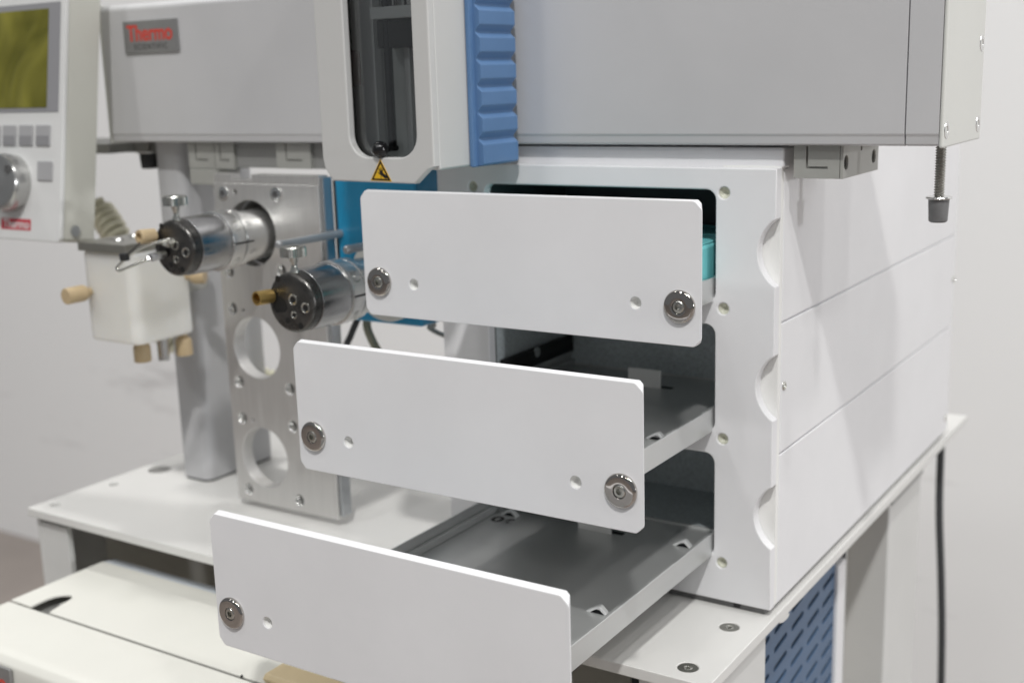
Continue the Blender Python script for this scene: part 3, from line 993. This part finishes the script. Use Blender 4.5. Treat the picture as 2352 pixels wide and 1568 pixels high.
q = P()
q.text('Thermo', 6.2, lambda u, v, h: cp(-393.5+u, 112.3-v, .09+h), .05, 1.05, .1)
q.build('name_lettering', 'ctrl_face', K)
P().lathe([(2.8, 0), (2.8, .35), (0, .4)], (-357.9, -41.5, 147.6), (1, 0, 0), 24).build('side_screw', 'alu_edge', K)
P().box(-440, -380, 2, 21, 183.5, 189, .4).build('mount', 'under_grey', K)

# ------------------------------------------------------------------ lower instrument
I = thing('bench_instrument', 'cream instrument with hinged lid below the shelf table', 'instrument', (-190, -95, -575))
pr = [(-110.3, -25.3), (-141, -25.3), (-145.5, -26.4), (-148, -29.6), (-148.6, -34), (-150.5, -575), (-110.3, -575)]
P().prism(pr, 'x', -348, -100, .8, 2, 18).build('front_housing', 'cream_coat', I)
lid_o = [(-348, -109.0), (-332.6, -109.0), (-333.2, -102.9), (-333.3, -99.0), (-332.5, -95.0), (-330.3, -92.2), (-327.6, -90.8), (-324.5, -91.1), (-322.7, -93.3),
         (-321.4, -97.7), (-320.6, -101.9), (-319.4, -107.0), (-318.4, -109.0), (-100, -109.0), (-100, -54), (-348, -54)]
P().plate(lid_o, [], 'z', -26.5, -25.2, .3, 2).build('lid', 'cream_coat', I)
P().box(-347, -101, -109.3, -52, -575, -34, .5).build('rear_housing', 'cream_coat', I)
P().prism([(-53.9, -25.5), (-46.5, -26.6), (-45, -29), (-45, -34), (-53.9, -34)], 'x', -348, -100, .5, 2, 10).build('lid_edge', 'lid_strip', I)
P().box(-347.5, -347, -108, -48, -34, -28.2).build('lid_gasket', 'under_grey', I)
P().box(-346, -312, -110.2, -86, -33.9, -31.4, .3).build('latch_well', 'under_grey', I)
P().box(-318.3, -190.6, -110.25, -109.05, -30, -26.6).build('seam_gasket', 'rubber', I)
P().box(-327.5, -323.5, -98, -92, -31, -27.6, .5).build('latch', 'steel_bright', I)
P().box(-190.4, -189.8, -110.4, -109.4, -25.3, -24.2).build('lid_marker', 'rubber', I)
P().prism([(-109.0, -24.9), (-98.6, -24.9), (-97.2, -22.6), (-98.2, -20.6), (-108.6, -20.6), (-110.4, -22.4)], 'x', -177.5, -100.4, .5).build('tan_bar', 'tan', I)
bd = P().box(-330, -291.6, -150.6, -148.9, -46.4, -29.6, .4).build('badge', 'badge_grey', I)
P().text('Thermo', 11.2, pl(-311.5, -37.4, -150.65), .12, .93, .22, .98).build('badge_lettering', 'badge_red', bd)

# ------------------------------------------------------------------ blue vented housing at the right
B = thing('vented_housing', 'blue slotted vent housing under the right side of the table', 'housing', (-40, 75, -575))
sl = []
def slot(yc, zc, L, wd, tilt=.13):
    d = Vector((1, tilt)).normalized()
    nn = Vector((-d.y, d.x))
    pts = []
    for e, s in ((1, 0), (-1, 180)):
        for k in range(7):
            t = math.radians(-90+180*k/6+s)
            pts.append(tuple(Vector((yc, zc))+d*(e*(L/2-wd/2))+d*(wd/2*math.cos(t))+nn*(wd/2*math.sin(t))))
    return pts
for k in range(-1, 4):
    for j in range(-3, 9):
        yc = 51.7+22*k
        zc = -36.3+.07*(yc-51.7)-9.2*j
        if zc < -12:
            sl.append(slot(yc, zc, 16.4, 2.7))
P().plate([(10, -130), (127.3, -130), (127.3, -9), (10, -9)], sl, 'x', -15, -14, .1, 1).build('vent_panel', 'vent_blue', B)
P().box(-70, -18.5, 12, 160, -575, -9.5, .5).build('housing_core', 'dark_slot', B)
P().box(-15.2, -14.1, 10, 127, -575, -130.2).build('lower_panel', 'vent_blue', B)
P().box(-17, -12.2, 127.5, 139.5, -575, -27, .8).build('edge_trim', 'white_coat', B)

hc = P().tube([(-17, 352, -8), (-16.8, 350, -30), (-15.5, 348, -70), (-12, 348, -120), (-9.5, 348, -170), (-8, 350, -260), (-8, 352, -420), (-10, 360, -560), (-14, 420, -572.3), (-30, 520, -572.3)], 2.5, 12).build('power_cable', 'cable_black')
tag(hc, 'black power cable hanging behind the right rear table leg', 'cable')
